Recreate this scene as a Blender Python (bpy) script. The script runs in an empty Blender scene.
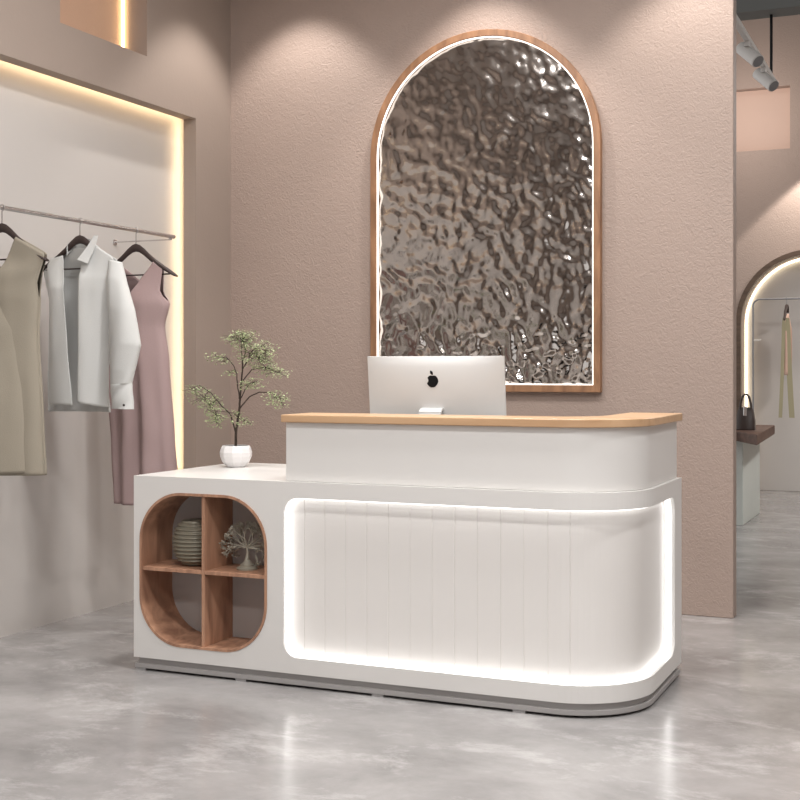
import bpy, bmesh, math, random
from mathutils import Vector, noise, Matrix
random.seed(7)
PI = math.pi
COL = bpy.context.scene.collection
SC = bpy.context.scene

# ------------------------------------------------------------------ materials
def new_mat(name):
    m = bpy.data.materials.new(name); m.use_nodes = True
    nt = m.node_tree
    return m, nt, nt.nodes['Principled BSDF']

def plain(name, col, rough=.5, metal=0, spec=.5, bump=0, bscale=200, var=0, coat=0):
    m, nt, b = new_mat(name)
    b.inputs['Base Color'].default_value = (*col, 1)
    b.inputs['Roughness'].default_value = rough
    b.inputs['Metallic'].default_value = metal
    b.inputs['Specular IOR Level'].default_value = spec
    b.inputs['Coat Weight'].default_value = coat
    tc = nt.nodes.new('ShaderNodeTexCoord')
    nz = nt.nodes.new('ShaderNodeTexNoise'); nz.inputs['Scale'].default_value = bscale; nz.inputs['Detail'].default_value = 4
    nt.links.new(tc.outputs['Object'], nz.inputs['Vector'])
    if var:
        mx = nt.nodes.new('ShaderNodeMix'); mx.data_type = 'RGBA'
        mx.inputs['A'].default_value = (*[c*(1-var) for c in col], 1)
        mx.inputs['B'].default_value = (*[min(1, c*(1+var)) for c in col], 1)
        nt.links.new(nz.outputs['Fac'], mx.inputs['Factor']); nt.links.new(mx.outputs['Result'], b.inputs['Base Color'])
    if bump:
        bp = nt.nodes.new('ShaderNodeBump'); bp.inputs['Strength'].default_value = bump; bp.inputs['Distance'].default_value = .002
        nt.links.new(nz.outputs['Fac'], bp.inputs['Height']); nt.links.new(bp.outputs['Normal'], b.inputs['Normal'])
    return m

def emit(name, col, strength):
    m, nt, b = new_mat(name)
    b.inputs['Base Color'].default_value = (.8, .8, .8, 1)
    b.inputs['Emission Color'].default_value = (*col, 1)
    b.inputs['Emission Strength'].default_value = strength
    return m

def plaster(name, col, bump=.5, dist=.004, scale=38, mott=.05):
    m, nt, b = new_mat(name)
    b.inputs['Roughness'].default_value = .55
    b.inputs['Specular IOR Level'].default_value = .45
    tc = nt.nodes.new('ShaderNodeTexCoord')
    n1 = nt.nodes.new('ShaderNodeTexNoise'); n1.inputs['Scale'].default_value = scale; n1.inputs['Detail'].default_value = 3
    n1.inputs['Distortion'].default_value = 1.6
    n2 = nt.nodes.new('ShaderNodeTexNoise'); n2.inputs['Scale'].default_value = 1.6; n2.inputs['Detail'].default_value = 3
    nt.links.new(tc.outputs['Object'], n1.inputs['Vector']); nt.links.new(tc.outputs['Object'], n2.inputs['Vector'])
    mx = nt.nodes.new('ShaderNodeMix'); mx.data_type = 'RGBA'
    mx.inputs['A'].default_value = (*[c*(1-mott) for c in col], 1); mx.inputs['B'].default_value = (*[c*(1+mott) for c in col], 1)
    nt.links.new(n2.outputs['Fac'], mx.inputs['Factor']); nt.links.new(mx.outputs['Result'], b.inputs['Base Color'])
    bp = nt.nodes.new('ShaderNodeBump'); bp.inputs['Strength'].default_value = bump; bp.inputs['Distance'].default_value = dist
    nt.links.new(n1.outputs['Fac'], bp.inputs['Height']); nt.links.new(bp.outputs['Normal'], b.inputs['Normal'])
    return m

def wood(name, c1, c2, sc=(3, 3, 40), rough=.45):
    m, nt, b = new_mat(name)
    b.inputs['Roughness'].default_value = rough
    tc = nt.nodes.new('ShaderNodeTexCoord'); mp = nt.nodes.new('ShaderNodeMapping'); mp.inputs['Scale'].default_value = sc
    nz = nt.nodes.new('ShaderNodeTexNoise'); nz.inputs['Scale'].default_value = 1; nz.inputs['Detail'].default_value = 6; nz.inputs['Distortion'].default_value = .6
    rp = nt.nodes.new('ShaderNodeValToRGB')
    rp.color_ramp.elements[0].position = .3; rp.color_ramp.elements[0].color = (*c2, 1)
    rp.color_ramp.elements[1].position = .65; rp.color_ramp.elements[1].color = (*c1, 1)
    nt.links.new(tc.outputs['Object'], mp.inputs['Vector']); nt.links.new(mp.outputs['Vector'], nz.inputs['Vector'])
    nt.links.new(nz.outputs['Fac'], rp.inputs['Fac']); nt.links.new(rp.outputs['Color'], b.inputs['Base Color'])
    bp = nt.nodes.new('ShaderNodeBump'); bp.inputs['Strength'].default_value = .15; bp.inputs['Distance'].default_value = .001
    nt.links.new(nz.outputs['Fac'], bp.inputs['Height']); nt.links.new(bp.outputs['Normal'], b.inputs['Normal'])
    return m

def floor_mat():
    m, nt, b = new_mat('polished_concrete')
    L = nt.links
    tc = nt.nodes.new('ShaderNodeTexCoord')
    def mapping(rz, s):
        mp = nt.nodes.new('ShaderNodeMapping'); mp.inputs['Rotation'].default_value = (0, 0, rz); mp.inputs['Scale'].default_value = s
        L.new(tc.outputs['Object'], mp.inputs['Vector']); return mp
    def nz(mp, sc, det, dis=0, rough=.55):
        n = nt.nodes.new('ShaderNodeTexNoise'); n.inputs['Scale'].default_value = sc; n.inputs['Detail'].default_value = det
        n.inputs['Distortion'].default_value = dis; n.inputs['Roughness'].default_value = rough
        L.new(mp.outputs['Vector'], n.inputs['Vector']); return n
    a = nz(mapping(.5, (1, 1.2, 1)), 1.9, 10, .25, .66)
    v = nz(mapping(-.6, (1, 1.6, 1)), 2.3, 12, .25, .76)
    r1 = nt.nodes.new('ShaderNodeValToRGB')
    r1.color_ramp.elements[0].position = .34; r1.color_ramp.elements[0].color = (.225, .215, .212, 1)
    r1.color_ramp.elements[1].position = .70; r1.color_ramp.elements[1].color = (.40, .385, .38, 1)
    L.new(a.outputs['Fac'], r1.inputs['Fac'])
    r2 = nt.nodes.new('ShaderNodeValToRGB')
    r2.color_ramp.elements[0].position = .52; r2.color_ramp.elements[0].color = (0, 0, 0, 1)
    r2.color_ramp.elements[1].position = .74; r2.color_ramp.elements[1].color = (.8, .8, .8, 1)
    L.new(v.outputs['Fac'], r2.inputs['Fac'])
    mx = nt.nodes.new('ShaderNodeMix'); mx.data_type = 'RGBA'; mx.inputs['B'].default_value = (.60, .585, .58, 1)
    L.new(r2.outputs['Color'], mx.inputs['Factor']); L.new(r1.outputs['Color'], mx.inputs['A'])
    L.new(mx.outputs['Result'], b.inputs['Base Color'])
    rr = nt.nodes.new('ShaderNodeMapRange'); rr.inputs['To Min'].default_value = .14; rr.inputs['To Max'].default_value = .24
    L.new(v.outputs['Fac'], rr.inputs['Value']); L.new(rr.outputs['Result'], b.inputs['Roughness'])
    b.inputs['Specular IOR Level'].default_value = .5
    return m

def mirror_mat():
    m, nt, b = new_mat('rippled_metal_glass')
    b.inputs['Base Color'].default_value = (.47, .435, .41, 1); b.inputs['Metallic'].default_value = 1; b.inputs['Roughness'].default_value = .12
    tc = nt.nodes.new('ShaderNodeTexCoord')
    n = nt.nodes.new('ShaderNodeTexNoise'); n.inputs['Scale'].default_value = 26; n.inputs['Detail'].default_value = 1; n.inputs['Distortion'].default_value = .8
    nt.links.new(tc.outputs['Object'], n.inputs['Vector'])
    bp = nt.nodes.new('ShaderNodeBump'); bp.inputs['Strength'].default_value = .2; bp.inputs['Distance'].default_value = .002
    nt.links.new(n.outputs['Fac'], bp.inputs['Height']); nt.links.new(bp.outputs['Normal'], b.inputs['Normal'])
    return m

M = dict(
    wall=plaster('taupe_plaster', (.385, .298, .255), .6, .006, 46),
    wall_plain=plaster('brown_plaster', (.34, .275, .235), .2, .003),
    white_wall=plaster('cream_wall', (.54, .51, .485), .12, .002, 20, .02),
    niche=plaster('sand_plaster', (.62, .40, .28), .8, .004, 60),
    ceil=plain('dark_ceiling_paint', (.13, .135, .13), .7),
    ceil_light=plain('ceiling_paint', (.62, .58, .55), .8),
    floor=floor_mat(),
    white=plain('white_lacquer', (.745, .73, .71), .35, coat=.1),
    white_panel=plain('white_grooved_panel', (.80, .775, .75), .5),
    plinth=plain('satin_grey_plinth', (.36, .345, .34), .45),
    foot=plain('grey_foot', (.35, .34, .34), .5),
    led=emit('white_light', (1, .985, .965), 2.4),
    led_mirror=emit('warm_white_light', (1, .94, .86), 1.8),
    led_warm=emit('amber_light', (1, .74, .45), 13),
    led_orange=emit('golden_light', (1, .68, .32), 7),
    led_far=emit('soft_warm_light', (1, .86, .62), 4),
    top_wood=wood('oak_top', (.64, .42, .25), (.50, .30, .165), (1.2, 14, 14), .35),
    frame_wood=wood('oak_frame', (.36, .19, .10), (.20, .10, .052), (22, 22, 5)),
    cub_wood=wood('walnut_veneer', (.52, .29, .185), (.29, .15, .095), (38, 16, 3.5), .5),
    dark_wood=wood('dark_walnut', (.12, .06, .04), (.06, .03, .02), (3, 12, 25), .6),
    backp=plain('taupe_board', (.46, .43, .415), .6),
    alu=plain('silver_aluminium', (.62, .62, .615), .45, .15),
    alu_dark=plain('satin_dark', (.25, .25, .26), .4, .3),
    black=plain('gloss_black', (.004, .004, .005), .5, spec=.2),
    screen=plain('black_screen_glass', (.01, .01, .012), .08),
    steel=plain('brushed_steel', (.62, .60, .59), .25, .9),
    hanger=plain('dark_brown_wood', (.035, .02, .017), .6, var=.2, bscale=30),
    beige=plain('beige_linen', (.30, .265, .21), .85, bump=.4, bscale=300, var=.05),
    ivory=plain('ivory_cotton', (.57, .57, .555), .85, bump=.3, bscale=260, var=.03),
    pink=plain('dusty_rose_cloth', (.365, .262, .255), .85, bump=.3, bscale=260, var=.05),
    pot=plain('white_ceramic', (.78, .76, .76), .3),
    soil=plain('potting_soil', (.04, .03, .02), .9, bump=.8, bscale=90, var=.4),
    bark=plain('dark_bark', (.045, .03, .022), .8, bump=.6, bscale=120, var=.3),
    leaf=plain('green_leaf', (.36, .42, .22), .55, var=.45, bscale=14),
    vase=plain('grey_olive_ceramic', (.24, .22, .17), .4, .2),
    bronze=plain('antique_silver_metal', (.40, .375, .31), .5, .45, var=.25, bscale=60),
    track=plain('light_grey_metal', (.62, .60, .58), .45, .1),
    bag=plain('dark_leather', (.05, .035, .03), .35, bump=.4, bscale=120),
    clasp=plain('bright_metal', (.85, .85, .85), .2, .8),
    stone=plain('pale_green_grey_stone', (.62, .66, .63), .5, var=.06, bscale=3),
    pinkp=plain('blush_panel', (.62, .45, .37), .6, var=.02, bscale=8),
    khaki=plain('khaki_straps', (.38, .34, .22), .8),
    peach=plain('peach_cloth', (.62, .42, .34), .8),
    dark_arch=wood('dark_arch_wood', (.12, .078, .055), (.07, .045, .03), (3, 3, 20)),
)

# ------------------------------------------------------------------ mesh helpers
class MB:
    def __init__(s): s.v = []; s.f = []
    def add(s, vs, fs):
        o = len(s.v); s.v += [tuple(v) for v in vs]; s.f += [tuple(i+o for i in f) for f in fs]; return s
    def box(s, x0, x1, y0, y1, z0, z1):
        return s.add([(x0,y0,z0),(x1,y0,z0),(x1,y1,z0),(x0,y1,z0),(x0,y0,z1),(x1,y0,z1),(x1,y1,z1),(x0,y1,z1)],
                     [(0,3,2,1),(4,5,6,7),(0,1,5,4),(1,2,6,5),(2,3,7,6),(3,0,4,7)])
    def rings(s, rs, closed=True, cap=True):
        n = len(rs[0]); vs = [p for r in rs for p in r]; fs = []
        for i in range(len(rs)-1):
            for j in range(n if closed else n-1):
                k = (j+1) % n
                fs.append((i*n+j, i*n+k, (i+1)*n+k, (i+1)*n+j))
        if cap: fs.append(tuple(range(n))[::-1]); fs.append(tuple((len(rs)-1)*n+j for j in range(n)))
        return s.add(vs, fs)
    def tube(s, pts, r, n=8, cap=True):
        pts = [Vector(p) for p in pts]; R = r if isinstance(r, (list, tuple)) else [r]*len(pts); rs = []
        up = Vector((0, 0, 1)); prev = None
        for i, p in enumerate(pts):
            t = (pts[min(i+1, len(pts)-1)] - pts[max(i-1, 0)]).normalized()
            if prev is None: a = t.cross(up if abs(t.z) < .9 else Vector((1, 0, 0))).normalized()
            else: a = (prev - t*prev.dot(t)).normalized()
            prev = a; b = t.cross(a)
            rs.append([p + a*math.cos(2*PI*k/n)*R[i] + b*math.sin(2*PI*k/n)*R[i] for k in range(n)])
        return s.rings(rs, True, cap)
    def lathe(s, prof, c, n=40):
        rs = [[(c[0]+r*math.cos(2*PI*k/n), c[1]+r*math.sin(2*PI*k/n), c[2]+z) for k in range(n)] for r, z in prof]
        return s.rings(rs)
    def prism(s, poly, z0, z1):
        return s.rings([[(x, y, z0) for x, y in poly], [(x, y, z1) for x, y in poly]])
    def prismY(s, poly, y0, y1):
        return s.rings([[(x, y0, z) for x, z in poly], [(x, y1, z) for x, z in poly]])

def root(name, loc, label, cat, group=None, rz=0):
    o = bpy.data.objects.new(name, None); COL.objects.link(o)
    o.location = loc; o.rotation_euler = (0, 0, rz); o.empty_display_size = .1
    return tag(o, label, cat, group)
def tag(o, label, cat, group=None):
    o['label'] = label; o['category'] = cat
    if group: o['group'] = group
    return o
def world_loc(o):
    v = Vector(o.location); p = o.parent
    while p: v = v + Vector(p.location); p = p.parent
    return v
def obj(name, mb, mat, parent=None, smooth=False, bevel=0, label=None, seg=2, local=False, origin=None, weld=True):
    """mesh coordinates are given in room space; a parent's location (or origin) is taken off"""
    off = world_loc(parent) if parent and not local else Vector(origin or (0, 0, 0))
    me = bpy.data.meshes.new(name)
    me.from_pydata([tuple(Vector(v)-off) for v in mb.v], [], mb.f); me.update()
    bm = bmesh.new(); bm.from_mesh(me)
    if weld: bmesh.ops.remove_doubles(bm, verts=bm.verts, dist=1e-5)
    bmesh.ops.recalc_face_normals(bm, faces=bm.faces)
    bm.to_mesh(me); bm.free()
    o = bpy.data.objects.new(name, me); COL.objects.link(o); me.materials.append(M[mat] if isinstance(mat, str) else mat)
    if parent: o.parent = parent
    elif origin: o.location = origin
    if smooth:
        for p in me.polygons: p.use_smooth = True
        try: me.set_sharp_from_angle(angle=math.radians(35))
        except Exception: pass
    if bevel:
        b = o.modifiers.new('bevel', 'BEVEL'); b.width = bevel; b.segments = seg; b.limit_method = 'ANGLE'; b.angle_limit = math.radians(40)
    if label: o['label'] = label
    return o
def struct(name, mb, mat, parent=None, **k):
    o = obj(name, mb, mat, parent, **k)
    if not parent: o['kind'] = 'structure'
    return o
def copy_tree(o, loc, parent=None):
    c = o.copy(); COL.objects.link(c); c.parent = parent
    if loc is not None: c.location = loc
    for ch in list(o.children): copy_tree(ch, None, c)
    return c
def bake(o, cutters):
    for c in cutters:
        m = o.modifiers.new('cut', 'BOOLEAN'); m.operation = 'DIFFERENCE'; m.solver = 'EXACT'; m.object = c
    bpy.context.view_layer.update()
    me = bpy.data.meshes.new_from_object(o.evaluated_get(bpy.context.evaluated_depsgraph_get()))
    o.modifiers.clear(); o.data = me
    for c in cutters: bpy.data.objects.remove(c)

def rrect(x0, x1, z0, z1, r, n=12):
    pts = []
    for cx, cz, a0 in ((x1-r, z0+r, -PI/2), (x1-r, z1-r, 0), (x0+r, z1-r, PI/2), (x0+r, z0+r, PI)):
        for k in range(n+1):
            a = a0 + PI/2*k/n; pts.append((cx+r*math.cos(a), cz+r*math.sin(a)))
    return pts
def arch(x0, x1, z0, z1, n=40):
    """open-bottom order: bottom right, up, over, down to bottom left"""
    r = (x1-x0)/2; cx = (x0+x1)/2; zc = z1-r
    pts = [(x1, z0)]
    for k in range(n+1):
        a = PI*k/n; pts.append((cx+r*math.cos(a), zc+r*math.sin(a)))
    pts.append((x0, z0)); return pts
def band(mb, outer, inner, y0, y1):
    """closed ring between two outlines of equal length in XZ, from y0 to y1"""
    n = len(outer); rs = []
    vs = []
    for (a, b) in zip(outer, inner):
        vs += [(a[0], y0, a[1]), (b[0], y0, b[1]), (b[0], y1, b[1]), (a[0], y1, a[1])]
    fs = []
    for i in range(n):
        j = (i+1) % n
        for k in range(4):
            l = (k+1) % 4
            fs.append((i*4+k, i*4+l, j*4+l, j*4+k))
    mb.add(vs, fs); return mb

# ------------------------------------------------------------------ room
XW, XO, YJ, ZL, YB = -3.71, -3.612, 5.624, 2.458, 5.97     # niche back, wall face, jamb, lintel, back wall
XP, XQ = -3.745, -3.688
XE, TB = -.924, .09
struct('floor', MB().box(-5, 5, -3, 14, -.1, 0), 'floor')
struct('ceiling', MB().box(-4.0, 3.75, -3.1, YB+TB, 3.5, 3.6), 'ceil_light')
struct('trim_1', MB().box(-3.9, 3.6, 8.17, 8.37, 3.4, 5.1), 'ceil')      # dropped beam beyond the wall
struct('trim_2', MB().box(-5, 3.6, YB+TB, 12.6, 5.1, 5.2), 'ceil')
struct('wall_back', MB().box(-3.9, XE, YB, YB+TB, 0, 3.5), 'wall', bevel=.004)
struct('wall_right', MB().box(3.6, 3.75, -3.0, 12.6, 0, 5.1), 'wall_plain')
wfr = struct('wall_front', MB().box(-4.0, 3.75, -3.12, -3.0, 0, 3.5), 'wall_plain')
bake(wfr, [obj('cut', MB().box(-1.6, 2.8, -3.3, -2.9, .5, 2.9), 'white')])  # unseen opening, added so world light enters as fill
struct('window_added_1', MB().box(-1.6, 2.8, -3.08, -3.04, .5, .56).box(-1.6, 2.8, -3.08, -3.04, 2.84, 2.9).box(-1.6, -1.54, -3.08, -3.04, .56, 2.84).box(2.74, 2.8, -3.08, -3.04, .56, 2.84).box(.57, .63, -3.08, -3.04, .56, 2.84), 'alu_dark')  # frame of the added opening behind the camera, reflected in the mirror
# left wall: outer face with the tall clothes bay and the small lit niche cut out
wl = struct('wall_left', MB().box(-4.0, XO, -3.0, YB, 0, 3.5), 'wall_plain')
c1 = obj('cut', MB().box(XQ-.001, XO+.1, -2.0, YJ, -.1, ZL), 'white')
c3 = obj('cut', MB().box(XP, XQ, -2.0, YJ+.12, -.1, ZL+.12), 'white')
c2 = obj('cut', MB().box(XO-.15, XO+.1, 4.527, 5.186, 2.683, 3.35), 'white')
bake(wl, [c1, c3, c2])
for p in wl.data.polygons: p.use_smooth = False
struct('wall_left_bay', MB().box(XP, XP+.004, -1.999, YJ+.119, 0, ZL+.119), 'white_wall')
struct('wall_left_niche', MB().box(XO-.149, XO-.142, 4.528, 5.185, 2.684, 3.349), 'niche')
t = obj('light_strip', MB().box(XQ-.005, XQ-.001, .2, YJ+.02, ZL+.025, ZL+.045), 'led_warm', origin=(XQ-.003, 2.8, ZL+.03))
tag(t, 'warm light strip along the top of the clothes bay', 'light strip')
t = obj('light_strip', MB().box(XQ-.005, XQ-.001, YJ+.025, YJ+.045, .0, ZL+.02), 'led_warm', origin=(XQ-.003, YJ+.035, 0))
tag(t, 'warm vertical light strip at the right end of the clothes bay', 'light strip')
t = obj('light_strip', MB().box(XO-.14, XO-.122, 5.170, 5.173, 2.69, 3.345), 'led_orange', origin=(XO-.13, 5.17, 2.69))
tag(t, 'golden light strip inside the small niche at top left', 'light strip')

# far wall with arched opening and a square recess
YF = 12.2
wf = struct('wall_far', MB().box(-4.5, 3.6, YF, YF+.4, 0, 5.1), 'wall')
AX0, AX1 = -1.815, -.555
ar = arch(AX0, AX1, -.1, 2.21)
cA = obj('cut', MB().prismY(ar, YF-.1, YF+.25), 'white')
cB = obj('cut', MB().box(-2.2, -1.375, YF-.1, YF+.12, 3.20, 3.785), 'white')
bake(wf, [cA, cB])
struct('wall_far_bay', MB().prismY(arch(AX0+.002, AX1-.002, .002, 2.208), YF+.243, YF+.249), 'white_wall')
struct('wall_far_panel', MB().box(-2.199, -1.376, YF+.1, YF+.119, 3.201, 3.784), 'pinkp')

o_, i_ = arch(AX0-.045, AX1+.045, 0, 2.255), arch(AX0, AX1, 0, 2.21)
mb = MB(); vs = []; n = len(o_)
for a, b in zip(o_, i_): vs += [(a[0], YF-.05, a[1]), (b[0], YF-.05, b[1]), (b[0], YF-.001, b[1]), (a[0], YF-.001, a[1])]
fs = [(i*4+k, i*4+(k+1) % 4, (i+1)*4+(k+1) % 4, (i+1)*4+k) for i in range(n-1) for k in range(4)] + [(0, 1, 2, 3), (n*4-4, n*4-1, n*4-2, n*4-3)]
mb.add(vs, fs)
t = root('arch_frame', (-1.185, YF, 0), 'dark wooden frame around the tall lit archway in the far room', 'arch')
obj('frame', mb, 'dark_arch', t, smooth=True)
ii = arch(AX0+.003, AX1-.003, .01, 2.207); jj = arch(AX0+.02, AX1-.02, .01, 2.19)
mb = MB(); vs = []
for a, b in zip(ii, jj): vs += [(a[0], YF+.21, a[1]), (b[0], YF+.21, b[1]), (b[0], YF+.235, b[1]), (a[0], YF+.235, a[1])]
mb.add(vs, fs)
obj('light_strip', mb, 'led_far', t, label='warm glowing strip')

# ------------------------------------------------------------------ arched rippled mirror
MX0, MX1, MZ0, MZ1 = -2.752, -1.541, 1.040, 2.840
t = root('arched_mirror', ((MX0+MX1)/2, YB, MZ0), 'tall arched rippled metallic mirror in an oak frame on the taupe wall', 'mirror')
fw = .034
oo = arch(MX0, MX1, MZ0, MZ1, 64); ii = arch(MX0+fw, MX1-fw, MZ0+fw, MZ1-fw, 64)
obj('frame', band(MB(), oo, ii, YB-.042, YB-.0005), 'frame_wood', t, smooth=True, bevel=.002)
ll = arch(MX0+fw+.006, MX1-fw-.006, MZ0+fw+.006, MZ1-fw-.006, 64)
il = arch(MX0+fw+.001, MX1-fw-.001, MZ0+fw+.001, MZ1-fw-.001, 64)
obj('light_strip', band(MB(), il, ll, YB-.036, YB-.026), 'led_mirror', t, smooth=True, label='glowing white edge light')
# rippled plate
gx0, gx1, gz0, gz1 = MX0+fw+.002, MX1-fw-.002, MZ0+fw+.002, MZ1-fw-.002
gr = (gx1-gx0)/2; gc = (gx0+gx1)/2; zc = gz1-gr
NX, NZ = 170, 260; vs = []; fs = []
def ripple(x, z):
    q = Vector((x*16+z*3, z*15-x*2, 3.1)); q2 = Vector((x*33+z*5, z*30-x*6, 8.7))
    w = noise.noise(Vector((x*5, z*5, 1)))*.9
    k = (1 + 1.2*max(0, min(1, (1.45-z)/.30)))*(1 - .42*max(0, min(1, (z-2.0)/.6)))
    h1 = noise.noise(q+Vector((w, w, 0)))
    return k*(.0052*h1 + .0024*noise.noise(q2))
for j in range(NZ+1):
    z = gz0 + (gz1-gz0)*(j/NZ if j < NZ else .99999)
    hw = gr if z < zc else math.sqrt(max(1e-6, gr*gr-(z-zc)**2))
    for i in range(NX+1):
        x = gc - hw + 2*hw*i/NX
        vs.append((x, YB-.016 - ripple(x, z), z))
for j in range(NZ):
    for i in range(NX):
        a = j*(NX+1)+i; fs.append((a, a+1, a+NX+2, a+NX+1))
g = obj('mirror_plate', MB().add(vs, fs), mirror_mat(), t, smooth=False, weld=False)
for p in g.data.polygons: p.use_smooth = True

# ------------------------------------------------------------------ reception desk
X0, X1, Y0, Y1, ZB, ZT, R = -2.874, -.932, 4.04, 4.788, .050, .744, .28
L1 = X1-X0-R; LA = PI*R/2; L2 = Y1-Y0-R
def plan(s, off=0):
    """point on the desk's front outline at arc length s; off > 0 lies outside"""
    if s <= L1: return (X0+s, Y0-off)
    if s <= L1+LA:
        a = (s-L1)/R; return (X1-R+(R+off)*math.sin(a), Y0+R-(R+off)*math.cos(a))
    return (X1+off, Y0+R+(s-L1-LA))
def outline(inset, yback=0, n=20):
    pts = [(X0+inset, Y0+inset)]
    for k in range(n+1):
        a = PI/2*k/n; pts.append((X1-R+(R-inset)*math.sin(a), Y0+R-(R-inset)*math.cos(a)))
    pts += [(X1-inset, Y1-inset-yback), (X0+inset, Y1-inset-yback)]
    return pts
desk = root('reception_desk', (X0, Y0, 0), 'white curved-corner reception desk with glowing edge-lit front panel and oak counter', 'desk')
body = obj('body', MB().prism(outline(0), ZB, ZT), 'white', desk)
S0, S1, RZ0, RZ1, RR, DP = .652, L1+LA+.341, .108, .685, .055, .048
def pocket_cols(s0, s1, z0, z1, r, n=10):
    ss = [s0 + r - r*math.cos(PI/2*k/n) for k in range(n+1)]
    ss += [L1-.02*0] if s0 < L1 < s1 else []
    ss += [L1+LA*k/20 for k in range(1, 21)]
    ss += [s1 - r + r*math.sin(PI/2*k/n) for k in range(n+1)]
    out = []
    for s in sorted(set(round(x, 6) for x in ss)):
        d = 0
        if s < s0+r: q = s0+r-s; d = r-math.sqrt(max(0, r*r-q*q))
        if s > s1-r: q = s-(s1-r); d = r-math.sqrt(max(0, r*r-q*q))
        out.append((s, z0+min(d, (z1-z0)/2-.001), z1-min(d, (z1-z0)/2-.001)))
    return out
cols = pocket_cols(S0, S1, RZ0, RZ1, RR)
rs = []
for s, a, b in cols:
    po, pi_ = plan(s, .03), plan(s, -DP)
    rs.append([(po[0], po[1], a), (pi_[0], pi_[1], a), (pi_[0], pi_[1], b), (po[0], po[1], b)])
cut1 = obj('cut', MB().rings(rs), 'white')
CX0, CX1, CZ0, CZ1, CR, CY = -2.847, -2.290, .103, .685, .185, Y0+.215
cut2 = obj('cut', MB().prismY(rrect(CX0, CX1, CZ0, CZ1, CR), Y0-.05, CY), 'white')
body_loc = desk.location.copy()
cut3 = obj('cut', MB().box(-2.15, X1-.08, Y0+.30, Y1+.05, .1, .70), 'white')   # knee space behind
bpy.context.view_layer.update()
bake(body, [cut1, cut2, cut3])
b = body.modifiers.new('bevel', 'BEVEL'); b.width = .004; b.segments = 2; b.limit_method = 'ANGLE'; b.angle_limit = math.radians(50)
# grooved panel inside the pocket
prof = []
s = S0+.002; gsp = .0835; gs = []
k = 0
while L1+LA*.15 > S0+.065+gsp*k: gs.append(S0+.065+gsp*k); k += 1
ss = {round(S0+.002, 5): 0, round(S1-.002, 5): 0}
for g in gs:
    for d, e in ((-.0022, 0), (-.0009, -.0022), (.0009, -.0022), (.0022, 0)): ss[round(g+d, 5)] = e
for k in range(21): ss.setdefault(round(L1+LA*k/20, 5), 0)
for k in range(13):
    q_ = RR*(1-math.cos(PI/2*k/12))
    for s_ in (S0+.002+q_, S1-.002-q_): ss.setdefault(round(s_, 5), 0)
keys = sorted(ss); rs = []
for s in keys:
    d = 0
    if s < S0+RR: q = S0+RR-s; d = RR-math.sqrt(max(0, RR*RR-q*q))
    if s > S1-RR: q = s-(S1-RR); d = RR-math.sqrt(max(0, RR*RR-q*q))
    a, c = plan(s, -DP+.008+ss[s]), plan(s, -DP+.001)
    rs.append([(a[0], a[1], RZ0+.001+d), (a[0], a[1], RZ1-.001-d), (c[0], c[1], RZ1-.001-d), (c[0], c[1], RZ0+.001+d)])
obj('front_panel', MB().rings(rs), 'white_panel', desk, label='white panel with fine vertical grooves')
# light strip round the pocket
loop = [(s, a) for s, a, b in cols] + [(s, b) for s, a, b in reversed(cols)]
n = len(loop); vs = []; fs = []
cs = (S0+S1)/2; cz = (RZ0+RZ1)/2
def inset(s, z, d):
    # move a boundary point inwards by d
    sx = max(S0+RR, min(S1-RR, s)); zx = max(RZ0+RR, min(RZ1-RR, z))
    v = Vector((sx-s, zx-z))
    if v.length < 1e-6: return s, z
    v.normalize(); return s+v.x*d, z+v.y*d
for s, z in loop:
    for d, off in ((.0010, -.014), (.0040, -.014), (.0040, -.034), (.0010, -.034)):
        s2, z2 = inset(s, z, d); p = plan(s2, off); vs.append((p[0], p[1], z2))
for i in range(n):
    j = (i+1) % n
    for k in range(4): fs.append((i*4+k, i*4+(k+1) % 4, j*4+(k+1) % 4, j*4+k))
obj('light_strip', MB().add(vs, fs), 'led', desk, label='glowing white edge light')
# plinth: recessed band above a slightly proud strip, on small feet
obj('plinth', MB().prism(outline(.014), .027, ZB-.0005), 'plinth', desk, smooth=True, label='recessed grey plinth band')
obj('kick_strip', MB().prism(outline(.003), .009, .027), 'plinth', desk, smooth=True, bevel=.002, label='satin grey base strip')
for fx in (-2.846, -2.405, -1.85, -1.33):
    for fy in (Y0+.028, Y1-.06): obj('foot', MB().box(fx-.022, fx+.022, fy-.022, fy+.022, 0, .0088), 'foot', desk)
# cubby
lo, li = rrect(CX0+.0005, CX1-.0005, CZ0+.0005, CZ1-.0005, CR, 16), rrect(CX0+.010, CX1-.010, CZ0+.010, CZ1-.010, CR-.0095, 16)
obj('shelf_lining', band(MB(), lo, li, Y0-.003, CY-.009), 'cub_wood', desk, smooth=True, label='walnut lining of the rounded opening')
obj('back_board', MB().prismY(rrect(CX0+.001, CX1-.001, CZ0+.001, CZ1-.001, CR-.001), CY-.008, CY-.001), 'backp', desk, label='taupe back board')
DX = -2.565
obj('divider', MB().box(DX-.0065, DX+.0065, Y0+.002, CY-.010, CZ0+.0105, CZ1-.0105), 'cub_wood', desk, bevel=.001)
SZ = .398
obj('shelf', MB().box(CX0+.0105, DX-.007, Y0+.003, CY-.010, SZ-.014, SZ), 'cub_wood', desk, bevel=.001)
obj('shelf', MB().box(DX+.007, CX1-.0105, Y0+.003, CY-.010, SZ-.014, SZ), 'cub_wood', desk, bevel=.001)
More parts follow.
